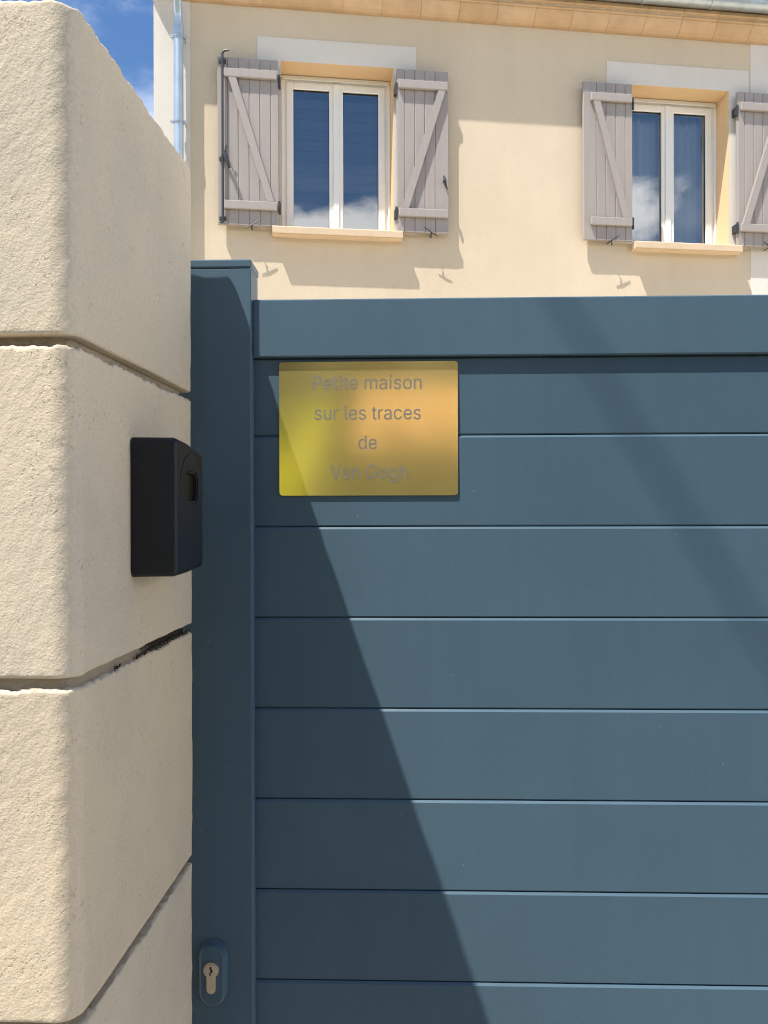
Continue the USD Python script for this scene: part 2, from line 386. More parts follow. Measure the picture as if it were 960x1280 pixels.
def perimeter():
    """Outline of a block seen from above, fine along the hammered front and the sawn inner side: points and outward normals."""
    r = 0.017
    x0, x1, y0, y1 = -PW, 0.0, -PD, 0.0
    pts, nor = [], []
    def line(a, b, n, step):
        k = max(1, int(round(np.linalg.norm(np.subtract(b, a)) / step)))
        for i in range(k):
            pts.append(np.add(a, np.subtract(b, a) * i / k)); nor.append(n)
    def arc(c, a0, a1, k, rr):
        for i in range(k):
            t = a0 + (a1 - a0) * i / k
            nor.append((math.cos(t), math.sin(t))); pts.append((c[0] + rr * math.cos(t), c[1] + rr * math.sin(t)))
    q = math.pi / 2
    line((x0 + r, y0), (-0.13, y0), (0, -1), 0.012)
    line((-0.13, y0), (x1 - r, y0), (0, -1), 0.0018)
    arc((x1 - r, y0 + r), -q, 0, 12, r)
    line((x1, y0 + r), (x1, y1 - 0.005), (1, 0), 0.0018)
    arc((x1 - 0.005, y1 - 0.005), 0, q, 4, 0.005)
    line((x1 - 0.005, y1), (x0 + r, y1), (0, 1), 0.012)
    arc((x0 + r, y1 - r), q, 2 * q, 5, r)
    line((x0, y1 - r), (x0, y0 + r), (-1, 0), 0.03)
    arc((x0 + r, y0 + r), 2 * q, 3 * q, 5, r)
    return np.array(pts, float), np.array(nor, float)

PP, PN = perimeter()
def stone_block(z0, z1, seed, top=False):
    e = 0.006
    tz = [0, 0.0012, 0.003, 0.0055, 0.0085]
    zs = np.concatenate([z0 + np.array(tz), np.arange(z0 + 0.0115, z1 - 0.0115, 0.003), z1 - np.array(tz[::-1])])
    n = len(PP)
    V = []
    for z in zs:
        d0, d1 = z - z0, z1 - z
        p3 = np.column_stack([PP, np.full(n, z)])
        # arrises: eased below, crumbled above
        chip_b = 0.0020 + 0.0012 * np.clip(fbm(np.column_stack([PP, np.full(n, z0)]), 60, 3, seed) * 3, -1, 1)
        chip_t = 0.0026 + 0.0042 * np.clip(fbm(np.column_stack([PP, np.full(n, z1)]), 110, 4, seed + 9) * 3, -0.5, 1.5)
        if top: chip_t = chip_t * 1.15
        inset = np.zeros(n)
        for d, c in ((d0, chip_b), (d1, chip_t)):
            c = np.maximum(c, 0.0008)
            t = np.clip(1 - d / c, 0, 1)
            inset += c * (1 - np.sqrt(np.maximum(1 - t * t, 0)))
        front = np.clip(-PN[:, 1], 0, 1) ** 1.5
        rough = 0.00035 + 0.0023 * front
        disp = rough * (fbm(p3, 120, 2, seed + 3) * 0.13 + fbm(p3, 330, 1, seed + 4) * 0.22) + 0.0018 * fbm(p3, 9, 2, seed + 5)
        # rounded corner wanders a little
        corner = (np.abs(PN[:, 0]) > 0.1) & (np.abs(PN[:, 1]) > 0.1)
        disp = disp + np.where(corner, 0.0008 * fbm(p3, 45, 3, seed + 6) * 2, 0)
        xy = PP + PN * (disp - inset)[:, None]
        zz = np.full(n, z)
        if not top and d1 < 0.0060:
            jag = np.clip(fbm(np.column_stack([PP, np.full(n, 0.3)]), 260, 3, seed + 11) * 2.2 + 0.15, 0, 1) * 0.0024 + np.clip(fbm(np.column_stack([PP, np.full(n, 0.7)]), 60, 2, seed + 12) * 3 - 0.45, 0, 1) * 0.0022
            zz = zz - jag * (1 - d1 / 0.0060)
        if top and d1 < 0.009:
            zz = zz + (0.009 - d1) / 0.009 * ((0.0030 + 0.009 * np.clip(-PN[:, 1], 0, 1)) * fbm(np.column_stack([PP, np.zeros(n)]), 34, 4, seed + 7))
        V.append(np.column_stack([xy, zz]))
    rows = len(zs)
    V = np.vstack(V)
    i, k = np.meshgrid(np.arange(rows - 1), np.arange(n), indexing="ij")
    a = (i * n + k).ravel(); b = (i * n + (k + 1) % n).ravel()
    F = np.vstack([np.column_stack([a, b, b + n]), np.column_stack([a, b + n, a + n])])
    V = np.vstack([V, [[-PW / 2, -PD / 2, z0]], [[-PW / 2, -PD / 2, z1]]])
    ks = np.arange(n)
    cb, ct = len(V) - 2, len(V) - 1
    F = np.vstack([F, np.column_stack([np.full(n, cb), (ks + 1) % n, ks]), np.column_stack([np.full(n, ct), (rows - 1) * n + ks, (rows - 1) * n + (ks + 1) % n])])
    return trimesh.Trimesh(V, F, process=False)

pillar = thing("stone_pillar", "pale limestone gate pillar of stacked rounded blocks left of the blue grey gate", "pillar", (PX, PY, 0), PROT)
LEVELS = [k * PITCH for k in range(6)] + [1.4448, 1.6866, 1.9240]
for c in range(8):
    z0, z1 = LEVELS[c], LEVELS[c + 1]
    if c >= 4:
        m = stone_block(z0 + 0.0036, z1 - (0.0036 if c < 7 else 0.0), 20 + c, top=(c == 7))
        obj("stone_block", m, stones[(1, 0, 2, 1)[7 - c]], pillar, smooth=40)
    else:
        obj("stone_block", box(-PW, 0, -PD, 0, z0 + 0.0045, z1 - 0.0045, 0.008), stones[0], pillar)
    if c < 7:
        rec = 0.0050 if c == 5 else 0.0085
        obj("mortar_joint", extrude(sg.box(-PW + rec + 0.013, -PD + rec + 0.014, -rec - 0.013, -0.006 - 0.013).buffer(0.013, quad_segs=8).simplify(0.0001), 0.011, "xy", z1 - 0.0055), mortar_dark if c == 5 else mortar_mat, pillar)
# dark crumbs of moss and dirt caught in the third joint from the top
zj = LEVELS[6]
cell = 0.0005
ys, zs_ = np.arange(-0.225, -0.004, cell), np.arange(zj - 0.013, zj + 0.005, cell)
yy, zz = np.meshgrid(ys, zs_, indexing="ij")
field = meshkit.fbm(np.stack([yy * 520 + 99, zz * 420 + 99, yy * 0 + 3.3], -1), 4, 77) + 0.35 * (meshkit.fbm(np.stack([yy * 90 + 99, yy * 0 + 5, yy * 0], -1), 2, 5) - 0.5)
down = np.clip((zj - 0.001 - zz) / 0.0095, 0, 2)
fade = np.clip((-yy - 0.085) / 0.085, 0, 2)
on = field > 0.42 + 0.27 * down + 0.15 * fade
rects = [sg.box(ys[i], zs_[k], ys[i] + cell, zs_[k] + cell) for i, k in zip(*np.nonzero(on))]
from shapely import union_all
crust = union_all(rects).buffer(0.00022).buffer(-0.00022).simplify(0.00015)
crumbs = []
for lo_, hi_, xs_ in ((zj - 0.03, zj - 0.0018, -0.0022),):
    part_ = crust.intersection(sg.box(-1, lo_, 1, hi_))
    crumbs += [extrude(g_, 0.0013, "yz", xs_) for g_ in getattr(part_, "geoms", [part_]) if g_.area > 3e-7]
p = obj("joint_dirt", cat(crumbs), dirt_mat, pillar, label="dark crumbs of dirt along the middle joint of the pillar"); tag(p, kind="stuff")

# ------------------------------------------------------------------ gate
gate = thing("gate", "blue grey aluminium gate of wide horizontal slats with a lock in its left stile", "gate", (-0.168, 0.85, 0))
gx, gy = -0.168, 0.85
def G(m):                                        # world coordinates into the gate's own
    m = m.copy(); m.apply_translation((-gx, -gy, 0)); return m
XR = 0.93
obj("stile", G(box(-0.268, -0.168, 0.850, 0.890, 0.06, 1.8305, 0.0009)), coat[0], gate)
obj("stile_cap", G(box(-0.2685, -0.1675, 0.8495, 0.8935, 1.8312, 1.8405, 0.0016)), coat[0], gate)
obj("stile", G(box(XR, XR + 0.10, 0.850, 0.890, 0.06, 1.8305, 0.0016)), coat[0], gate)
obj("stile_cap", G(box(XR - 0.0005, XR + 0.1005, 0.8495, 0.8935, 1.8312, 1.8405, 0.0016)), coat[0], gate)
obj("top_rail", G(box(-0.1682, XR + 0.0002, 0.858, 0.884, 1.7350, 1.7985, 0.0014)), coat[1], gate)
obj("bottom_rail", G(box(-0.1682, XR + 0.0002, 0.858, 0.884, 0.075, 0.1390, 0.0014)), coat[1], gate)
SP = 0.10062
prof = lambda z1, z0: sg.Polygon([(0.8667, z1), (0.8645, z1 - 0.0024), (0.8659, z0 + 0.0016), (0.8680, z0), (0.8700, z0), (0.8700, z0 - 0.0060), (0.880, z0 - 0.0060), (0.880, z1 - 0.0070), (0.8690, z1 - 0.0070), (0.8690, z1)])
for k in range(-1, 15):
    z1 = 1.6486 - SP * k
    z0 = z1 - SP + 0.0006
    if k == -1: z1 = 1.7352
    if z0 < 0.14: z0 = 0.1372
    if z1 < 0.142: break
    obj("slat", G(extrude(prof(z1, z0), XR + 0.1686, "yz", -0.1683)), coat[(k * 7 + 3) % 3], gate)
# lock: escutcheon in the stile with a profile cylinder
LX, LZ = -0.2109, 1.0636
def stadium(w, h, dz=0.0):
    return sg.LineString([(LX, LZ - h / 2 + w / 2 + dz), (LX, LZ + h / 2 - w / 2 + dz)]).buffer(w / 2, quad_segs=16)
def loft(polys, ys):
    """Convex rounded plate: stacks of outlines hulled."""
    pts = []
    for po, y in zip(polys, ys):
        c = np.array(po.exterior.coords)[:-1]; pts.append(np.column_stack([c[:, 0], np.full(len(c), y), c[:, 1]]))
    return hull(np.vstack(pts))
esc = obj("lock_escutcheon", G(loft([stadium(0.0305, 0.0690), stadium(0.0300, 0.0685), stadium(0.0262, 0.0647), stadium(0.0235, 0.0620)], [0.8502, 0.8455, 0.8410, 0.8400])), coat[2], gate, smooth=25)
cz = 1.0712
key_shape = sg.Point(LX, cz).buffer(0.0083, quad_segs=20).union(sg.LineString([(LX, cz), (LX, 1.0509)]).buffer(0.0049, quad_segs=12))
obj("lock_cylinder", G(cat(extrude(key_shape, 0.0035, "xz", 0.8375), extrude(sg.Point(LX, cz).buffer(0.0066, quad_segs=20), 0.0012, "xz", 0.8365))), steel, esc, smooth=30)
kw = sg.Polygon([(LX - 0.0012, cz + 0.0046), (LX + 0.0010, cz + 0.0046), (LX + 0.0008, cz + 0.0022), (LX + 0.0022, cz + 0.0008), (LX + 0.0020, cz - 0.0012), (LX - 0.0002, cz - 0.0022), (LX + 0.0002, cz - 0.0048), (LX - 0.0014, cz - 0.0046), (LX - 0.0014, cz - 0.0014), (LX + 0.0004, cz - 0.0002), (LX - 0.0012, cz + 0.0016)])
obj("keyhole", G(extrude(kw, 0.0004, "xz", 0.8362)), hole, esc)

# ------------------------------------------------------------------ brass sign on the slats
sign = thing("house_sign", "rectangular brass name plate with engraved grey French lettering on the gate slats", "sign", (-0.041, 0.865, 1.6566))
def rrect(x0, x1, z0, z1, r):
    return sg.box(x0 + r, z0 + r, x1 - r, z1 - r).buffer(r, quad_segs=8)
def Sg(m):
    m = m.copy(); m.apply_translation((0.041, -0.865, -1.6566)); return m
obj("brass_plate", Sg(cat(extrude(rrect(-0.1395, 0.0575, 1.5828, 1.7303, 0.004), 0.0011, "xz", 0.8632))), brass, sign)
for text, x0, x1, zb in (("Petite maison", -0.1020, 0.0177, 1.7000), ("sur les traces", -0.1004, 0.0168, 1.6666), ("de", -0.0519, -0.0317, 1.6340), ("Van Gogh", -0.0829, 0.0017, 1.6015)):
    m = meshkit.text_mesh(text, 0.0150, 0.00015)
    v = m.vertices.copy()
    ax, bx = v[:, 0].min(), v[:, 0].max()
    v[:, 0] = x0 + (v[:, 0] - ax) * (x1 - x0) / (bx - ax)
    m.vertices = np.column_stack([v[:, 0], 0.8632 - v[:, 2], zb + v[:, 1]])
    obj("lettering", Sg(m), engrave, sign)

# ------------------------------------------------------------------ black sensor box on the pillar
sensor = thing("gate_sensor", "black plastic gate sensor box with a lens slot on the limestone pillar's side", "sensor", (PX, PY, 1.5695), PROT)
# own frame: x out of the pillar's side, y away from the camera
bw, y0, y1, h = 0.0395, -0.1727, -0.0815, 0.0585
def ring(ya, xa, ha, rr):
    return [(xa, ya, ha), (xa, ya, -ha)]
body = []
r = 0.0055
pts = []
for (x, y, zt, zb) in ((0.001, y0, h, -h), (bw, y0, h - 0.0005, -h + 0.0005), (bw, y0 + 0.035, h - 0.0025, -h + 0.001), (bw - 0.0005, y1 - 0.016, h - 0.0085, -h + 0.003), (bw - 0.007, y1, h - 0.016, -h + 0.006), (0.001, y1, h - 0.010, -h + 0.004)):
    cx = min(max(x, 0.001), bw) - (r if x > 0.002 else 0); cy = y + (r if y == y0 else (-r if y == y1 else 0))
    for zc_ in (zt - r, zb + r):
        s = trimesh.creation.icosphere(2, r); s.apply_translation((cx, cy, zc_)); pts.append(s.vertices[s.vertices[:, 0] + 0 >= 0.0005] if x < 0.002 else s.vertices)
        if x < 0.002:
            pts.append(np.array([[0.0006, cy, zc_ + (r if zc_ > 0 else -r)]]))
shell = hull(np.vstack(pts))
# recess for the lens, cut into the side that faces the other pillar
slot = rrect(y0 + 0.021, y0 + 0.0615, 0.0035, 0.0315, 0.0085)
cut = extrude(slot, 0.02, "yz", bw - 0.006)
def man(m):
    return m3.Manifold(m3.Mesh(np.asarray(m.vertices, np.float32), np.asarray(m.faces, np.uint32)))
shell_m = man(shell) - man(cut)
groove = extrude(sg.Polygon(sg.Point(y0 + 0.043, 0.012).buffer(0.0365, quad_segs=24).exterior.coords, [sg.Point(y0 + 0.043, 0.012).buffer(0.0353, quad_segs=24).exterior.coords]).intersection(sg.box(-1, 0.024, 1, 1)), 0.02, "yz", bw - 0.0006)
shell_m = shell_m - man(groove)
obj("housing", shell_m, black_plastic, sensor, smooth=28)
obj("lens", extrude(rrect(y0 + 0.0225, y0 + 0.060, 0.005, 0.030, 0.0075), 0.0012, "yz", bw - 0.0058), black_gloss, sensor)
obj("lens_rim", extrude(sg.Polygon(rrect(y0 + 0.0213, y0 + 0.0612, 0.0038, 0.0312, 0.0083).exterior.coords, [rrect(y0 + 0.0228, y0 + 0.0597, 0.0053, 0.0297, 0.007).exterior.coords]), 0.0048, "yz", bw - 0.0058), black_deep, sensor)
obj("back_plate", box(-0.0028, 0.0012, y0 + 0.004, y1 - 0.002, -h + 0.006, h - 0.012), black_deep, sensor)

# ------------------------------------------------------------------ house (own frame: x along the facade, y into the house, facade at y = 0)
house = thing("house", "cream rendered house with taupe shutters and a tan cornice behind the gate", "house", (-1.7206, 5.3529, 0), 8.7)
HW, HD, WT = 8.6, 7.5, 5.10
WIN = [(0.860, 1.660), (3.410, 4.212)]
ZS, ZT = 3.535, 4.724
face = sg.box(0, -0.13, HW, WT)
for a, b in WIN: face = face.difference(sg.box(a, ZS - 0.05, b, ZT))
obj("wall", extrude(face, 0.30, "xz", 0.0), cream, house)
# gables and rear
gable = sg.Polygon([(0.30, -0.13), (HD, -0.13), (HD, WT), (HD / 2, WT + 3.05), (0.30, WT + 0.22)])
obj("wall", extrude(gable, 0.30, "yz", 0.0), cream, house)
obj("wall", extrude(gable, 0.30, "yz", HW - 0.30), cream, house)
obj("wall", box(0.30, HW - 0.30, HD - 0.30, HD, -0.13, WT), cream, house)
# pale bands of render, 4 mm proud
def band(poly, name="render_band"):
    return obj(name, extrude(poly, 0.008, "xz", -0.004), white_render, house)
band(sg.box(-0.004, -0.13, 0.240, WT - 0.012)); band(sg.box(4.386, -0.13, 4.640, WT - 0.012))
for a, b in WIN:
    o = sg.box(a - 0.160, ZS + 0.010, min(b + 0.163, 4.372), ZT + 0.160).difference(sg.box(a - 0.001, ZS - 0.2, b + 0.001, ZT - 0.001))
    band(o, "window_surround")
    rev = cat(extrude(sg.box(a - 0.002, ZS - 0.06, a + 0.003, ZT).union(sg.box(b - 0.003, ZS - 0.06, b + 0.002, ZT)).union(sg.box(a - 0.002, ZT - 0.003, b + 0.002, ZT + 0.002)), 0.205, "xz", -0.003))
    obj("window_reveal", rev, reveal_mat, house)

def bars(rects, y0_, y1_, b_=0.0015):
    return cat([box(x0, x1, y0_, y1_, z0, z1, b_) for x0, x1, z0, z1 in rects])

for wi, (a, b) in enumerate(WIN):
    w = xpart("window", house)
    f0, f1 = a + 0.004, b - 0.004
    zt, zb = ZT - 0.004, ZS + 0.006
    yf = 0.178
    obj("frame", bars([(f0, f0 + 0.052, zb, zt), (f1 - 0.052, f1, zb, zt), (f0 + 0.052, f1 - 0.052, zt - 0.060, zt), (f0 + 0.052, f1 - 0.052, zb, zb + 0.055)], yf, yf + 0.06, 0.003), pvc, w)
    obj("frame_trim", bars([(f0, f1, zt - 0.030, zt - 0.004), (f0, f0 + 0.016, zb, zt - 0.032), (f1 - 0.016, f1, zb, zt - 0.032)], yf - 0.016, yf - 0.001, 0.002), pvc, w)
    mid = (f0 + f1) / 2
    for s0, s1 in ((f0 + 0.036, mid - 0.001), (mid + 0.001, f1 - 0.036)):
        t0, t1 = zb + 0.034, zt - 0.047
        fr = 0.050
        obj("sash", bars([(s0, s0 + fr, t0, t1), (s1 - fr, s1, t0, t1), (s0 + fr, s1 - fr, t1 - fr, t1), (s0 + fr, s1 - fr, t0, t0 + fr)], yf - 0.012, yf + 0.045, 0.004), pvc, w)
        obj("seal", bars([(s0 + fr, s0 + fr + 0.002, t0 + fr, t1 - fr), (s1 - fr - 0.002, s1 - fr, t0 + fr, t1 - fr), (s0 + fr + 0.002, s1 - fr - 0.002, t1 - fr - 0.004, t1 - fr), (s0 + fr + 0.002, s1 - fr - 0.002, t0 + fr, t0 + fr + 0.004)], yf + 0.001, yf + 0.012, 0.0), seal, w)
        g0, g1 = s0 + fr - 0.004, s1 - fr + 0.004
        obj("pane", trimesh.Trimesh([[g0, yf + 0.010, t0 + fr - 0.004], [g1, yf + 0.010, t0 + fr - 0.004], [g1, yf + 0.010, t1 - fr + 0.004], [g0, yf + 0.010, t1 - fr + 0.004]], [[0, 1, 2], [0, 2, 3]], process=False), glass, w)
    obj("sash", bars([(mid - 0.022, mid + 0.022, zb + 0.036, zt - 0.049)], yf - 0.020, yf - 0.0125, 0.003), pvc, w)
    if wi == 0:
        bl, pl = [], []
        n = 15
        for k in range(n):
            z1 = zt - 0.05 - k * 0.076
            (bl if k % 2 == 0 else pl).append(box(f0 + 0.03, f1 - 0.03, yf + 0.075, yf + 0.079, z1 - 0.072, z1, 0.0))
        obj("blind", cat(bl), blind_mat, w); obj("blind", cat(pl), blind_pale, w)
    else:
        xs_ = np.linspace(a + 0.02, b - 0.02, 90)
        ys_ = yf + 0.095 + 0.010 * np.sin(xs_ * 95) + 0.006 * np.sin(xs_ * 41 + 1)
        m = [extrude(sg.Polygon(list(zip(xs_, ys_)) + list(zip(xs_[::-1], ys_[::-1] + 0.002))), zt - zb, "xy", zb)]
        obj("curtain", cat(m), curtain_mat, w)
    # sill
    x0, x1 = (0.801, 1.712) if wi == 0 else (3.433, 4.268)
    sp = sg.Polygon([(-0.091, ZS - 0.006), (-0.087, ZS), (0.20, ZS + 0.012), (0.20, ZS - 0.050), (-0.082, ZS - 0.050), (-0.082, ZS - 0.044), (-0.086, ZS - 0.049), (-0.089, ZS - 0.049), (-0.091, ZS - 0.046)])
    if wi == 0:
        obj("window_sill", cat(extrude(sg.Polygon([(y, z) for y, z in sp.exterior.coords]).intersection(sg.box(-1, 0, -0.0045, 9)), x1 - x0, "yz", x0), extrude(sp.intersection(sg.box(-0.0045, 0, 0.2, 9)), b - a - 0.002, "yz", a + 0.001)), sill_mat, house)
    else:
        obj("window_sill", cat(extrude(sp.intersection(sg.box(-1, 0, -0.0045, 9)), x1 - x0, "yz", x0), extrude(sp.intersection(sg.box(-0.0045, 0, 0.2, 9)), b - a - 0.002, "yz", a + 0.001)), sill_mat, house)
# the rooms behind the windows
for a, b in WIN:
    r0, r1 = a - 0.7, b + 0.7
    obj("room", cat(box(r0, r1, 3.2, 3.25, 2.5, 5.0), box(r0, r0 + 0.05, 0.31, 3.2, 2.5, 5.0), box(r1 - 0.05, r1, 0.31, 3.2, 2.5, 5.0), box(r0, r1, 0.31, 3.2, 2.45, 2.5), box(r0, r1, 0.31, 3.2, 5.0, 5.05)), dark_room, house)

# shutters folded back against the wall
def shutter(x0, x1, hinge_right, rod=False, latch=False, label=None, seed=0):
    s = xpart("shutter", house, label)
    rr = random.Random(seed)
    z0, z1 = 3.540, 4.688
    yb, yf = -0.036, -0.063                       # back and front of the boards
    pw = 0.0735
    n = int(math.ceil((x1 - x0) / pw - 0.2))
    edges = [x0] + [x1 - pw * (n - 1 - k) - 0.055 for k in range(1, n)] + [x1] if hinge_right else [x0] + [x0 + 0.055 + pw * (k - 1) for k in range(1, n)] + [x1]
    edges = [e for i, e in enumerate(edges) if i == 0 or e - edges[0] > 0.03]
    for k in range(len(edges) - 1):
        a, b = edges[k], edges[k + 1]
        p = sg.Polygon([(a + 0.0006, yb), (b - 0.0006, yb), (b - 0.0006, yf + 0.0045), (b - 0.0050, yf), (a + 0.0050, yf), (a + 0.0006, yf + 0.0045)])
        obj("plank", extrude(p, z1 - z0, "xy", z0), taupe[rr.randrange(3)], s)
    lo, hi = (x0 + 0.044, x1 - 0.012) if hinge_right else (x0 + 0.012, x1 - 0.008)
    if hinge_right and not rod: lo = x0 + 0.050
    yr = yf - 0.027
    rails = ((4.545, 4.602), (3.642, 3.698))
    for za, zb_ in rails:
        obj("rail", box(lo, hi, yr, yf + 0.0005, za, zb_, 0.004), taupe_rail, s)
    # brace from the foot of the hinge side up to the free side
    xh, xf = (hi, lo) if hinge_right else (lo, hi)
    sgn = 1 if xh > xf else -1
    foot, head = xh - sgn * 0.018, xf + sgn * (0.030 if rod else 0.018)
    wv = 0.052 * sgn
    pts2 = [(foot, 3.6985), (foot - wv, 3.6985), (head, 4.5445), (head + wv, 4.5445)]
    if sgn < 0: pts2 = pts2[::-1]
    br = sg.Polygon(pts2)
    obj("brace", extrude(br if br.exterior.is_ccw else sg.Polygon(list(br.exterior.coords)[::-1]), 0.0245, "xz", yf - 0.0245), taupe_rail, s)
    # pintle hinges at the wall
    xe = x1 if hinge_right else x0
    d = 1 if hinge_right else -1
    for z in (4.548, 3.672):
        obj("hinge", cat(box(min(xe - d * 0.004, xe + d * 0.014), max(xe - d * 0.004, xe + d * 0.014), -0.060, -0.0042, z - 0.030, z + 0.030, 0.002), tube([(xe + d * 0.004, -0.064, z - 0.045), (xe + d * 0.004, -0.064, z + 0.040)], 0.008, 8)), iron, s)
    # tilting stop at the foot
    xm = (x0 + x1) / 2 + (0.02 if hinge_right else 0.06)
    t = 1 if hinge_right else -1
    obj("shutter_stop", cat(tube([(xm, 0.0, 3.532), (xm, -0.072, 3.530)], 0.003, 6), tube([(xm - t * 0.045, -0.080, 3.510), (xm, -0.082, 3.533), (xm + t * 0.055, -0.084, 3.570)], [0.003, 0.0045, 0.003], 8), tube([(xm + t * 0.004, -0.07, 3.535), (xm + t * 0.004, -0.07, 3.500)], 0.005, 6)), iron, s)
    if rod:
        xq = x0 + 0.036
        yq = yf - 0.020
        obj("locking_rod", cat(tube([(xq, yq, 3.548), (xq, yq, 4.700)], 0.0085, 10), tube([(xq, yq, 4.700), (xq + 0.012, yq - 0.004, 4.716), (xq + 0.048, yq - 0.01, 4.722)], [0.008, 0.008, 0.005], 8), tube([(xq, yq, 3.548), (xq - 0.02, yq - 0.004, 3.540)], 0.006, 8)), iron, s, smooth=40)
        for z in (4.655, 3.985, 3.575):
            obj("rod_bracket", box(xq - 0.024, xq + 0.024, yf - 0.014, yf + 0.002, z - 0.013, z + 0.013, 0.003), iron, s)
        obj("handle", cat(tube([(xq, yq, 4.00), (xq + 0.012, yq - 0.030, 4.01), (xq + 0.030, yq - 0.036, 3.955), (xq + 0.048, yq - 0.034, 3.905)], [0.010, 0.013, 0.014, 0.009], 10), tube([(xq + 0.02, yf, 4.035), (xq + 0.02, yf - 0.045, 4.035), (xq + 0.026, yf - 0.045, 4.06)], 0.005, 8)), iron, s, smooth=40)
    if latch:
        xq = x1 - 0.035 if not hinge_right else x0 + 0.035
        obj("latch", cat(tube([(xq, yf, 3.905), (xq, yf - 0.03, 3.905)], 0.009, 8), tube([(xq - 0.006, yf - 0.03, 3.935), (xq, yf - 0.032, 3.905), (xq + 0.010, yf - 0.03, 3.862), (xq + 0.020, yf - 0.026, 3.845)], [0.006, 0.011, 0.007, 0.004], 8)), iron, s)
    return s
shutter(0.430, 0.847, True, rod=True, label="taupe board shutter with a black locking rod", seed=1)
shutter(1.674, 2.047, False, latch=True, label="taupe board shutter with a small black latch", seed=2)
shutter(3.046, 3.421, True, label="taupe board shutter without rod or latch", seed=3)
shutter(4.246, 4.620, False, label="taupe board shutter cut by the right edge", seed=4)

# cornice of moulded clay pieces, gutter, roof
cp = sg.Polygon([(0.02, 5.088), (-0.012, 5.089), (-0.028, 5.094), (-0.050, 5.108), (-0.072, 5.128), (-0.090, 5.152), (-0.099, 5.170), (-0.108, 5.171), (-0.113, 5.178), (-0.113, 5.196), (-0.130, 5.198), (-0.134, 5.206), (-0.134, 5.228), (0.02, 5.228)])
u, k = -0.06, 0
u = 2.128 - 0.277 * 8
while u < HW:
    a, b = max(u, -0.02), min(u + 0.277, HW + 0.02)
    j = random.Random(k * 13 + 5)
    m = extrude(cp, b - a - 0.0020, "yz", a + 0.0010)
    m.apply_translation((0, j.uniform(-0.0015, 0.0015), j.uniform(-0.0012, 0.0012)))
    obj("cornice_piece", m, corn[j.randrange(3)], house)
    u += 0.277; k += 1
obj("cornice_joint", box(-0.015, HW + 0.015, -0.088, 0.02, 5.135, 5.225) if False else extrude(sg.Polygon([(0.018, 5.092), (-0.024, 5.098), (-0.068, 5.132), (-0.094, 5.174), (-0.108, 5.182), (-0.126, 5.210), (-0.126, 5.226), (0.018, 5.226)]), HW + 0.02, "yz", -0.01), mortar_mat, house)
# half-round zinc gutter with a rolled front bead
gc, gz, gr = -0.177, 5.276, 0.055
arc_o = [(gc + gr * math.cos(t), gz + gr * math.sin(t)) for t in np.linspace(math.pi, 2 * math.pi, 25)]
arc_i = [(gc + (gr - 0.003) * math.cos(t), gz + (gr - 0.003) * math.sin(t)) for t in np.linspace(2 * math.pi, math.pi, 25)]
gut = extrude(sg.Polygon(arc_o + arc_i), HW + 0.06, "yz", -0.03)
gt = obj("gutter", cat(gut, tube([(-0.03, gc - gr, gz + 0.003), (HW + 0.03, gc - gr, gz + 0.003)], 0.009, 10), [extrude(sg.Polygon([(gc + gr * math.cos(t), gz + gr * math.sin(t)) for t in np.linspace(math.pi, 2 * math.pi, 17)]), 0.003, "yz", x) for x in (-0.03, HW + 0.027)]), zinc, house, smooth=40)
for x in np.arange(0.32, HW, 0.52):
    arc_b = [(gc + (gr + 0.004) * math.cos(t), gz + (gr + 0.004) * math.sin(t)) for t in np.linspace(math.pi, 2 * math.pi, 17)] + [(gc + (gr + 0.0008) * math.cos(t), gz + (gr + 0.0008) * math.sin(t)) for t in np.linspace(2 * math.pi, math.pi, 17)]
    obj("gutter_bracket", extrude(sg.Polygon(arc_b), 0.025, "yz", x), zinc, gt)
# downpipe at the corner
pxq, pyq, pr = 0.171, -0.072, 0.033
pipe = obj("downpipe", cat(tube([(pxq, pyq, z) for z in (0.0, 2.0, 4.0, 4.86)], pr, 20), tube([(pxq, pyq, 4.84), (pxq, pyq, 4.92), (pxq, -0.085, 4.985), (pxq, -0.150, 5.10), (pxq, gc, 5.165), (pxq, gc, 5.222)], 0.0285, 18), tube([(pxq, pyq, 4.78), (pxq, pyq, 4.87)], pr + 0.003, 20)), zinc_pipe, house, smooth=50)
for z in (4.80, 4.22, 2.6, 0.8):
    obj("pipe_bracket", cat(tube([(pxq, pyq, z - 0.010), (pxq, pyq, z + 0.010)], pr + 0.006, 20), box(pxq - 0.056, pxq - 0.030, pyq - 0.006, pyq + 0.006, z - 0.009, z + 0.009, 0.002), box(pxq + 0.030, pxq + 0.056, pyq - 0.006, pyq + 0.006, z - 0.009, z + 0.009, 0.002), tube([(pxq + 0.04, pyq, z), (pxq + 0.04, 0.0, z)], 0.004, 6)), zinc, pipe)
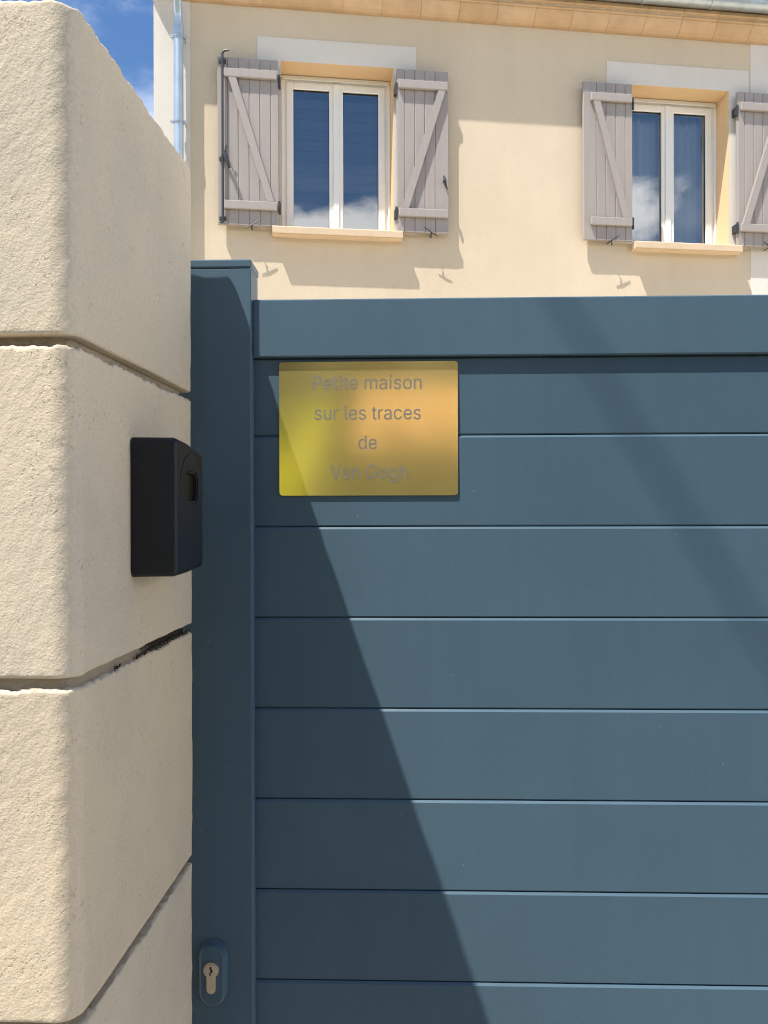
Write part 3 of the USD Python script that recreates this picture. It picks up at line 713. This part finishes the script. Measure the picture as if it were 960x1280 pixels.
# roof: a deck each side and a visible course of tiles at the eaves
sl = math.radians(39)
ridge_y = HD / 2
def roof_z(y): return 5.235 + (y + 0.135) * math.tan(sl)
deck = sg.Polygon([(-0.134, 5.232), (ridge_y, roof_z(ridge_y)), (HD + 0.134, 5.232), (HD + 0.134, 5.29), (ridge_y, roof_z(ridge_y) + 0.06), (-0.134, 5.29)])
roof = obj("roof", extrude(deck, HW + 0.04, "yz", -0.02), tile[1], house)
for row in range(2):
    for k in range(int(HW / 0.205) + 1):
        x0 = -0.03 + k * 0.205
        xs = np.linspace(0, 0.212, 9)
        zz = 0.030 * np.exp(-((xs - 0.045) / 0.034) ** 2) + 0.004
        poly = sg.Polygon(list(zip(xs, zz)) + list(zip(xs[::-1], zz[::-1] - 0.014)))
        m = trimesh.creation.extrude_polygon(poly, 0.36, engine="earcut")        # local: x, up, along
        v = m.vertices
        along = v[:, 2] + 0.0 + row * 0.31
        upv = v[:, 1] + 0.075 + (0.02 - v[:, 2] / 0.36 * 0.02)
        m.vertices = np.column_stack([x0 + v[:, 0], -0.135 + along * math.cos(sl) - upv * math.sin(sl), 5.235 + along * math.sin(sl) + upv * math.cos(sl)])
        m.fix_normals()
        obj("roof_tile", m, tile[(k * 5 + row * 3) % 2], roof)

# ------------------------------------------------------------------ the street behind: what the brass plate and the panes mirror
def leaves(center, radii, n, size, seed):
    g = np.random.default_rng(seed)
    d = g.normal(size=(n, 3)); d /= np.linalg.norm(d, axis=1, keepdims=True)
    rad = g.uniform(0.45, 1.0, n) ** 0.6 * (0.72 + 0.55 * meshkit.fbm(d * 2.3 + 10 + seed, 3, seed))
    P = np.asarray(center) + d * rad[:, None] * np.asarray(radii)
    a = g.normal(size=(n, 3)); a /= np.linalg.norm(a, axis=1, keepdims=True)
    b = np.cross(a, g.normal(size=(n, 3))); b /= np.linalg.norm(b, axis=1, keepdims=True)
    s = size * g.uniform(0.6, 1.3, n)[:, None]
    V = np.stack([P - a * s, P + b * s * 0.45, P + a * s, P - b * s * 0.45], 1).reshape(-1, 3)
    i = np.arange(n)[:, None] * 4
    F = np.vstack([i + [0, 1, 2], i + [0, 2, 3]])
    return trimesh.Trimesh(V, F, process=False)

def tree(x, y, h, rad, mat, label, seed, group=None, n=9000):
    t = thing("tree", label, "tree", (x, y, -0.13), 0, group)
    obj("trunk", cat(tube([(0, 0, 0), (0.05, 0.02, h * 0.35), (0.0, 0.0, h * 0.72)], [0.17, 0.12, 0.05], 9), [tube([(0.03, 0, h * f), (rad * 0.5 * math.cos(q), rad * 0.5 * math.sin(q), h * (f + 0.2))], [0.06, 0.02], 6) for f, q in ((0.34, 0.4), (0.40, 2.5), (0.46, 4.3), (0.5, 5.6))]), bark, t)
    obj("crown", cat(leaves((0, 0, h * 0.62), (rad, rad, h * 0.36), n, 0.11, seed), leaves((rad * 0.4, 0.2, h * 0.5), (rad * 0.7, rad * 0.7, h * 0.25), n // 3, 0.11, seed + 1)), mat, t)
    return t
t1 = tree(3.6, -20.5, 8.2, 2.6, leaf_green, "tall olive tree behind the orange roof across the street", 5)
t2 = tree(-2.2, -21.5, 7.6, 2.8, leaf_green, "broad olive tree beyond the street, left of the tall one", 8)
PLACES = ("left in the bungalow garden", "right in the bungalow garden", "first right of the bungalow", "farthest right", "on the grass bank, nearer the bungalow", "on the grass bank, farther from the bungalow", "left of the grass bank", "farthest left", "behind the bungalow's left gable")
for k, (x, y, sc, rz, src) in enumerate(((4.4, -11.4, 1.0, 40, t1), (8.2, -11.9, 1.1, 130, t2), (12.6, -11.2, 1.05, 220, t1), (17.0, -12.0, 1.15, 300, t2), (-5.4, -18.2, 1.2, 70, t1), (-9.6, -17.2, 1.3, 160, t2), (-13.8, -12.0, 1.1, 250, t1), (-18.5, -12.5, 1.2, 10, t2), (0.2, -22.5, 1.0, 200, t2))):
    c = UsdGeom.Xform.Define(stage, numbered("/World", "tree"))
    c.GetPrim().GetReferences().AddInternalReference(src.GetPath()); c.GetPrim().SetInstanceable(True)
    c.ClearXformOpOrder()
    c.AddTranslateOp().Set(Gf.Vec3d(x, y, -0.13)); c.AddRotateZOp(opSuffix="turn").Set(float(rz)); c.AddScaleOp().Set(Gf.Vec3f(sc, sc, sc))
    kind, place = "olive tree", PLACES[k]
    tag(c.GetPrim(), f"{kind} {place} across the street, outside the picture", "tree", "trees across the street")
# sunlit bank of yellow green grass across the street, left of the bungalow
gx_, gy_ = np.meshgrid(np.linspace(-14, -0.7, 54), np.linspace(-9.7, -17.5, 34), indexing="ij")
tb = np.clip((-9.7 - gy_) / 6.3, 0, 1); edge = np.clip((-0.7 - gx_) / 0.9, 0, 1)
gz_ = -0.14 + 4.3 * tb * (0.35 + 0.65 * edge) + 0.35 * (meshkit.fbm(np.stack([gx_ * 0.9 + 40, gy_ * 0.9 + 40, gx_ * 0], -1), 3, 2) - 0.5)
nb = gx_.shape[1]
ii, kk = np.meshgrid(np.arange(gx_.shape[0] - 1), np.arange(nb - 1), indexing="ij"); q0 = (ii * nb + kk).ravel()
struct("grass_bank", trimesh.Trimesh(np.column_stack([gx_.ravel(), gy_.ravel(), gz_.ravel()]), np.vstack([np.column_stack([q0, q0 + 1, q0 + nb]), np.column_stack([q0 + 1, q0 + nb + 1, q0 + nb])]), process=False), bank_mat)
def hedge(x0, x1, y, h, mat, label, seed):
    t = thing("hedge", label, "hedge", ((x0 + x1) / 2, y, -0.13))
    L = (x1 - x0) / 2
    obj("foliage", cat([leaves((k, 0, h * 0.5), (0.75, 0.55, h * 0.56), 1700, 0.07, seed + i) for i, k in enumerate(np.arange(-L, L, 0.8))]), mat, t)
    st = obj("stem", cat([tube([(k, 0, 0), (k + 0.05, 0.02, h * 0.7)], [0.04, 0.015], 6) for k in np.arange(-L, L, 0.8)]), bark, t)
    tag(st, kind="stuff")
hedge(-1.0, 5.2, -10.6, 2.9, leaf_green, "clipped olive hedge across the street in front of the orange roof", 40)
opp = thing("bungalow", "low sand coloured bungalow with an orange tiled roof across the street", "house", (5.3, -14.0, -0.13))
obj("wall", box(-6.0, 6.0, -6.0, 0.0, 0, 2.75), opp_wall, opp)
rf = obj("roof", extrude(sg.Polygon([(0.4, 2.62), (-3.0, 4.50), (-6.4, 2.62), (-6.4, 2.75), (-3.0, 4.66), (0.4, 2.75)]), 12.8, "yz", -6.4), opp_tile[0], opp)
for row in range(9):
    y_, z_ = 0.42 - row * 0.375, 2.775 + row * 0.2095
    obj("tile_course", cat([tube([(x, y_, z_), (x, y_ - 0.42, z_ + 0.215)], 0.075, 6) for x in np.arange(-6.3, 6.35, 0.24)]), opp_tile[row % 2], rf)
for x in (-4.2, -1.2, 2.2):
    wn = obj("window", box(x, x + 1.1, -0.02, 0.012, 0.95, 2.1), pvc, opp)
    obj("pane", cat(box(x + 0.07, x + 0.52, 0.012, 0.02, 1.02, 2.03), box(x + 0.58, x + 1.03, 0.012, 0.02, 1.02, 2.03)), black_gloss, wn)

# overhead cable: its soft shadow slants over the right of the gate
P0 = np.array([0.245, 0.865, 1.659])
Q = P0 + sun_dir * (4.05 / sun_dir[2])
cd = np.array([-0.795, 1.0, 0.0])
A, B = Q - cd * 9.0, Q + cd * 22.0
L = [A + (B - A) * t + np.array([0, 0, -0.0 - 0.35 * 0]) for t in np.linspace(0, 1, 3)]
cable = obj("overhead_cable", tube(L, 0.0046, 8), cable_mat)
tag(cable, "thin black overhead cable between two poles, above the gate and out of the picture", "cable")
for q, lab in ((A, "grey wooden utility pole across the street"), (B, "grey wooden utility pole beyond the house")):
    t = thing("utility_pole", lab, "pole", (q[0], q[1], -0.13))
    obj("pole", tube([(0, 0, 0), (0, 0, q[2] + 0.9)], [0.13, 0.09], 12), pole_wood, t)
    obj("cable_hook", tube([(0, 0, q[2] + 0.13), (0.02, 0, q[2] + 0.02)], 0.1, 8), iron, t)
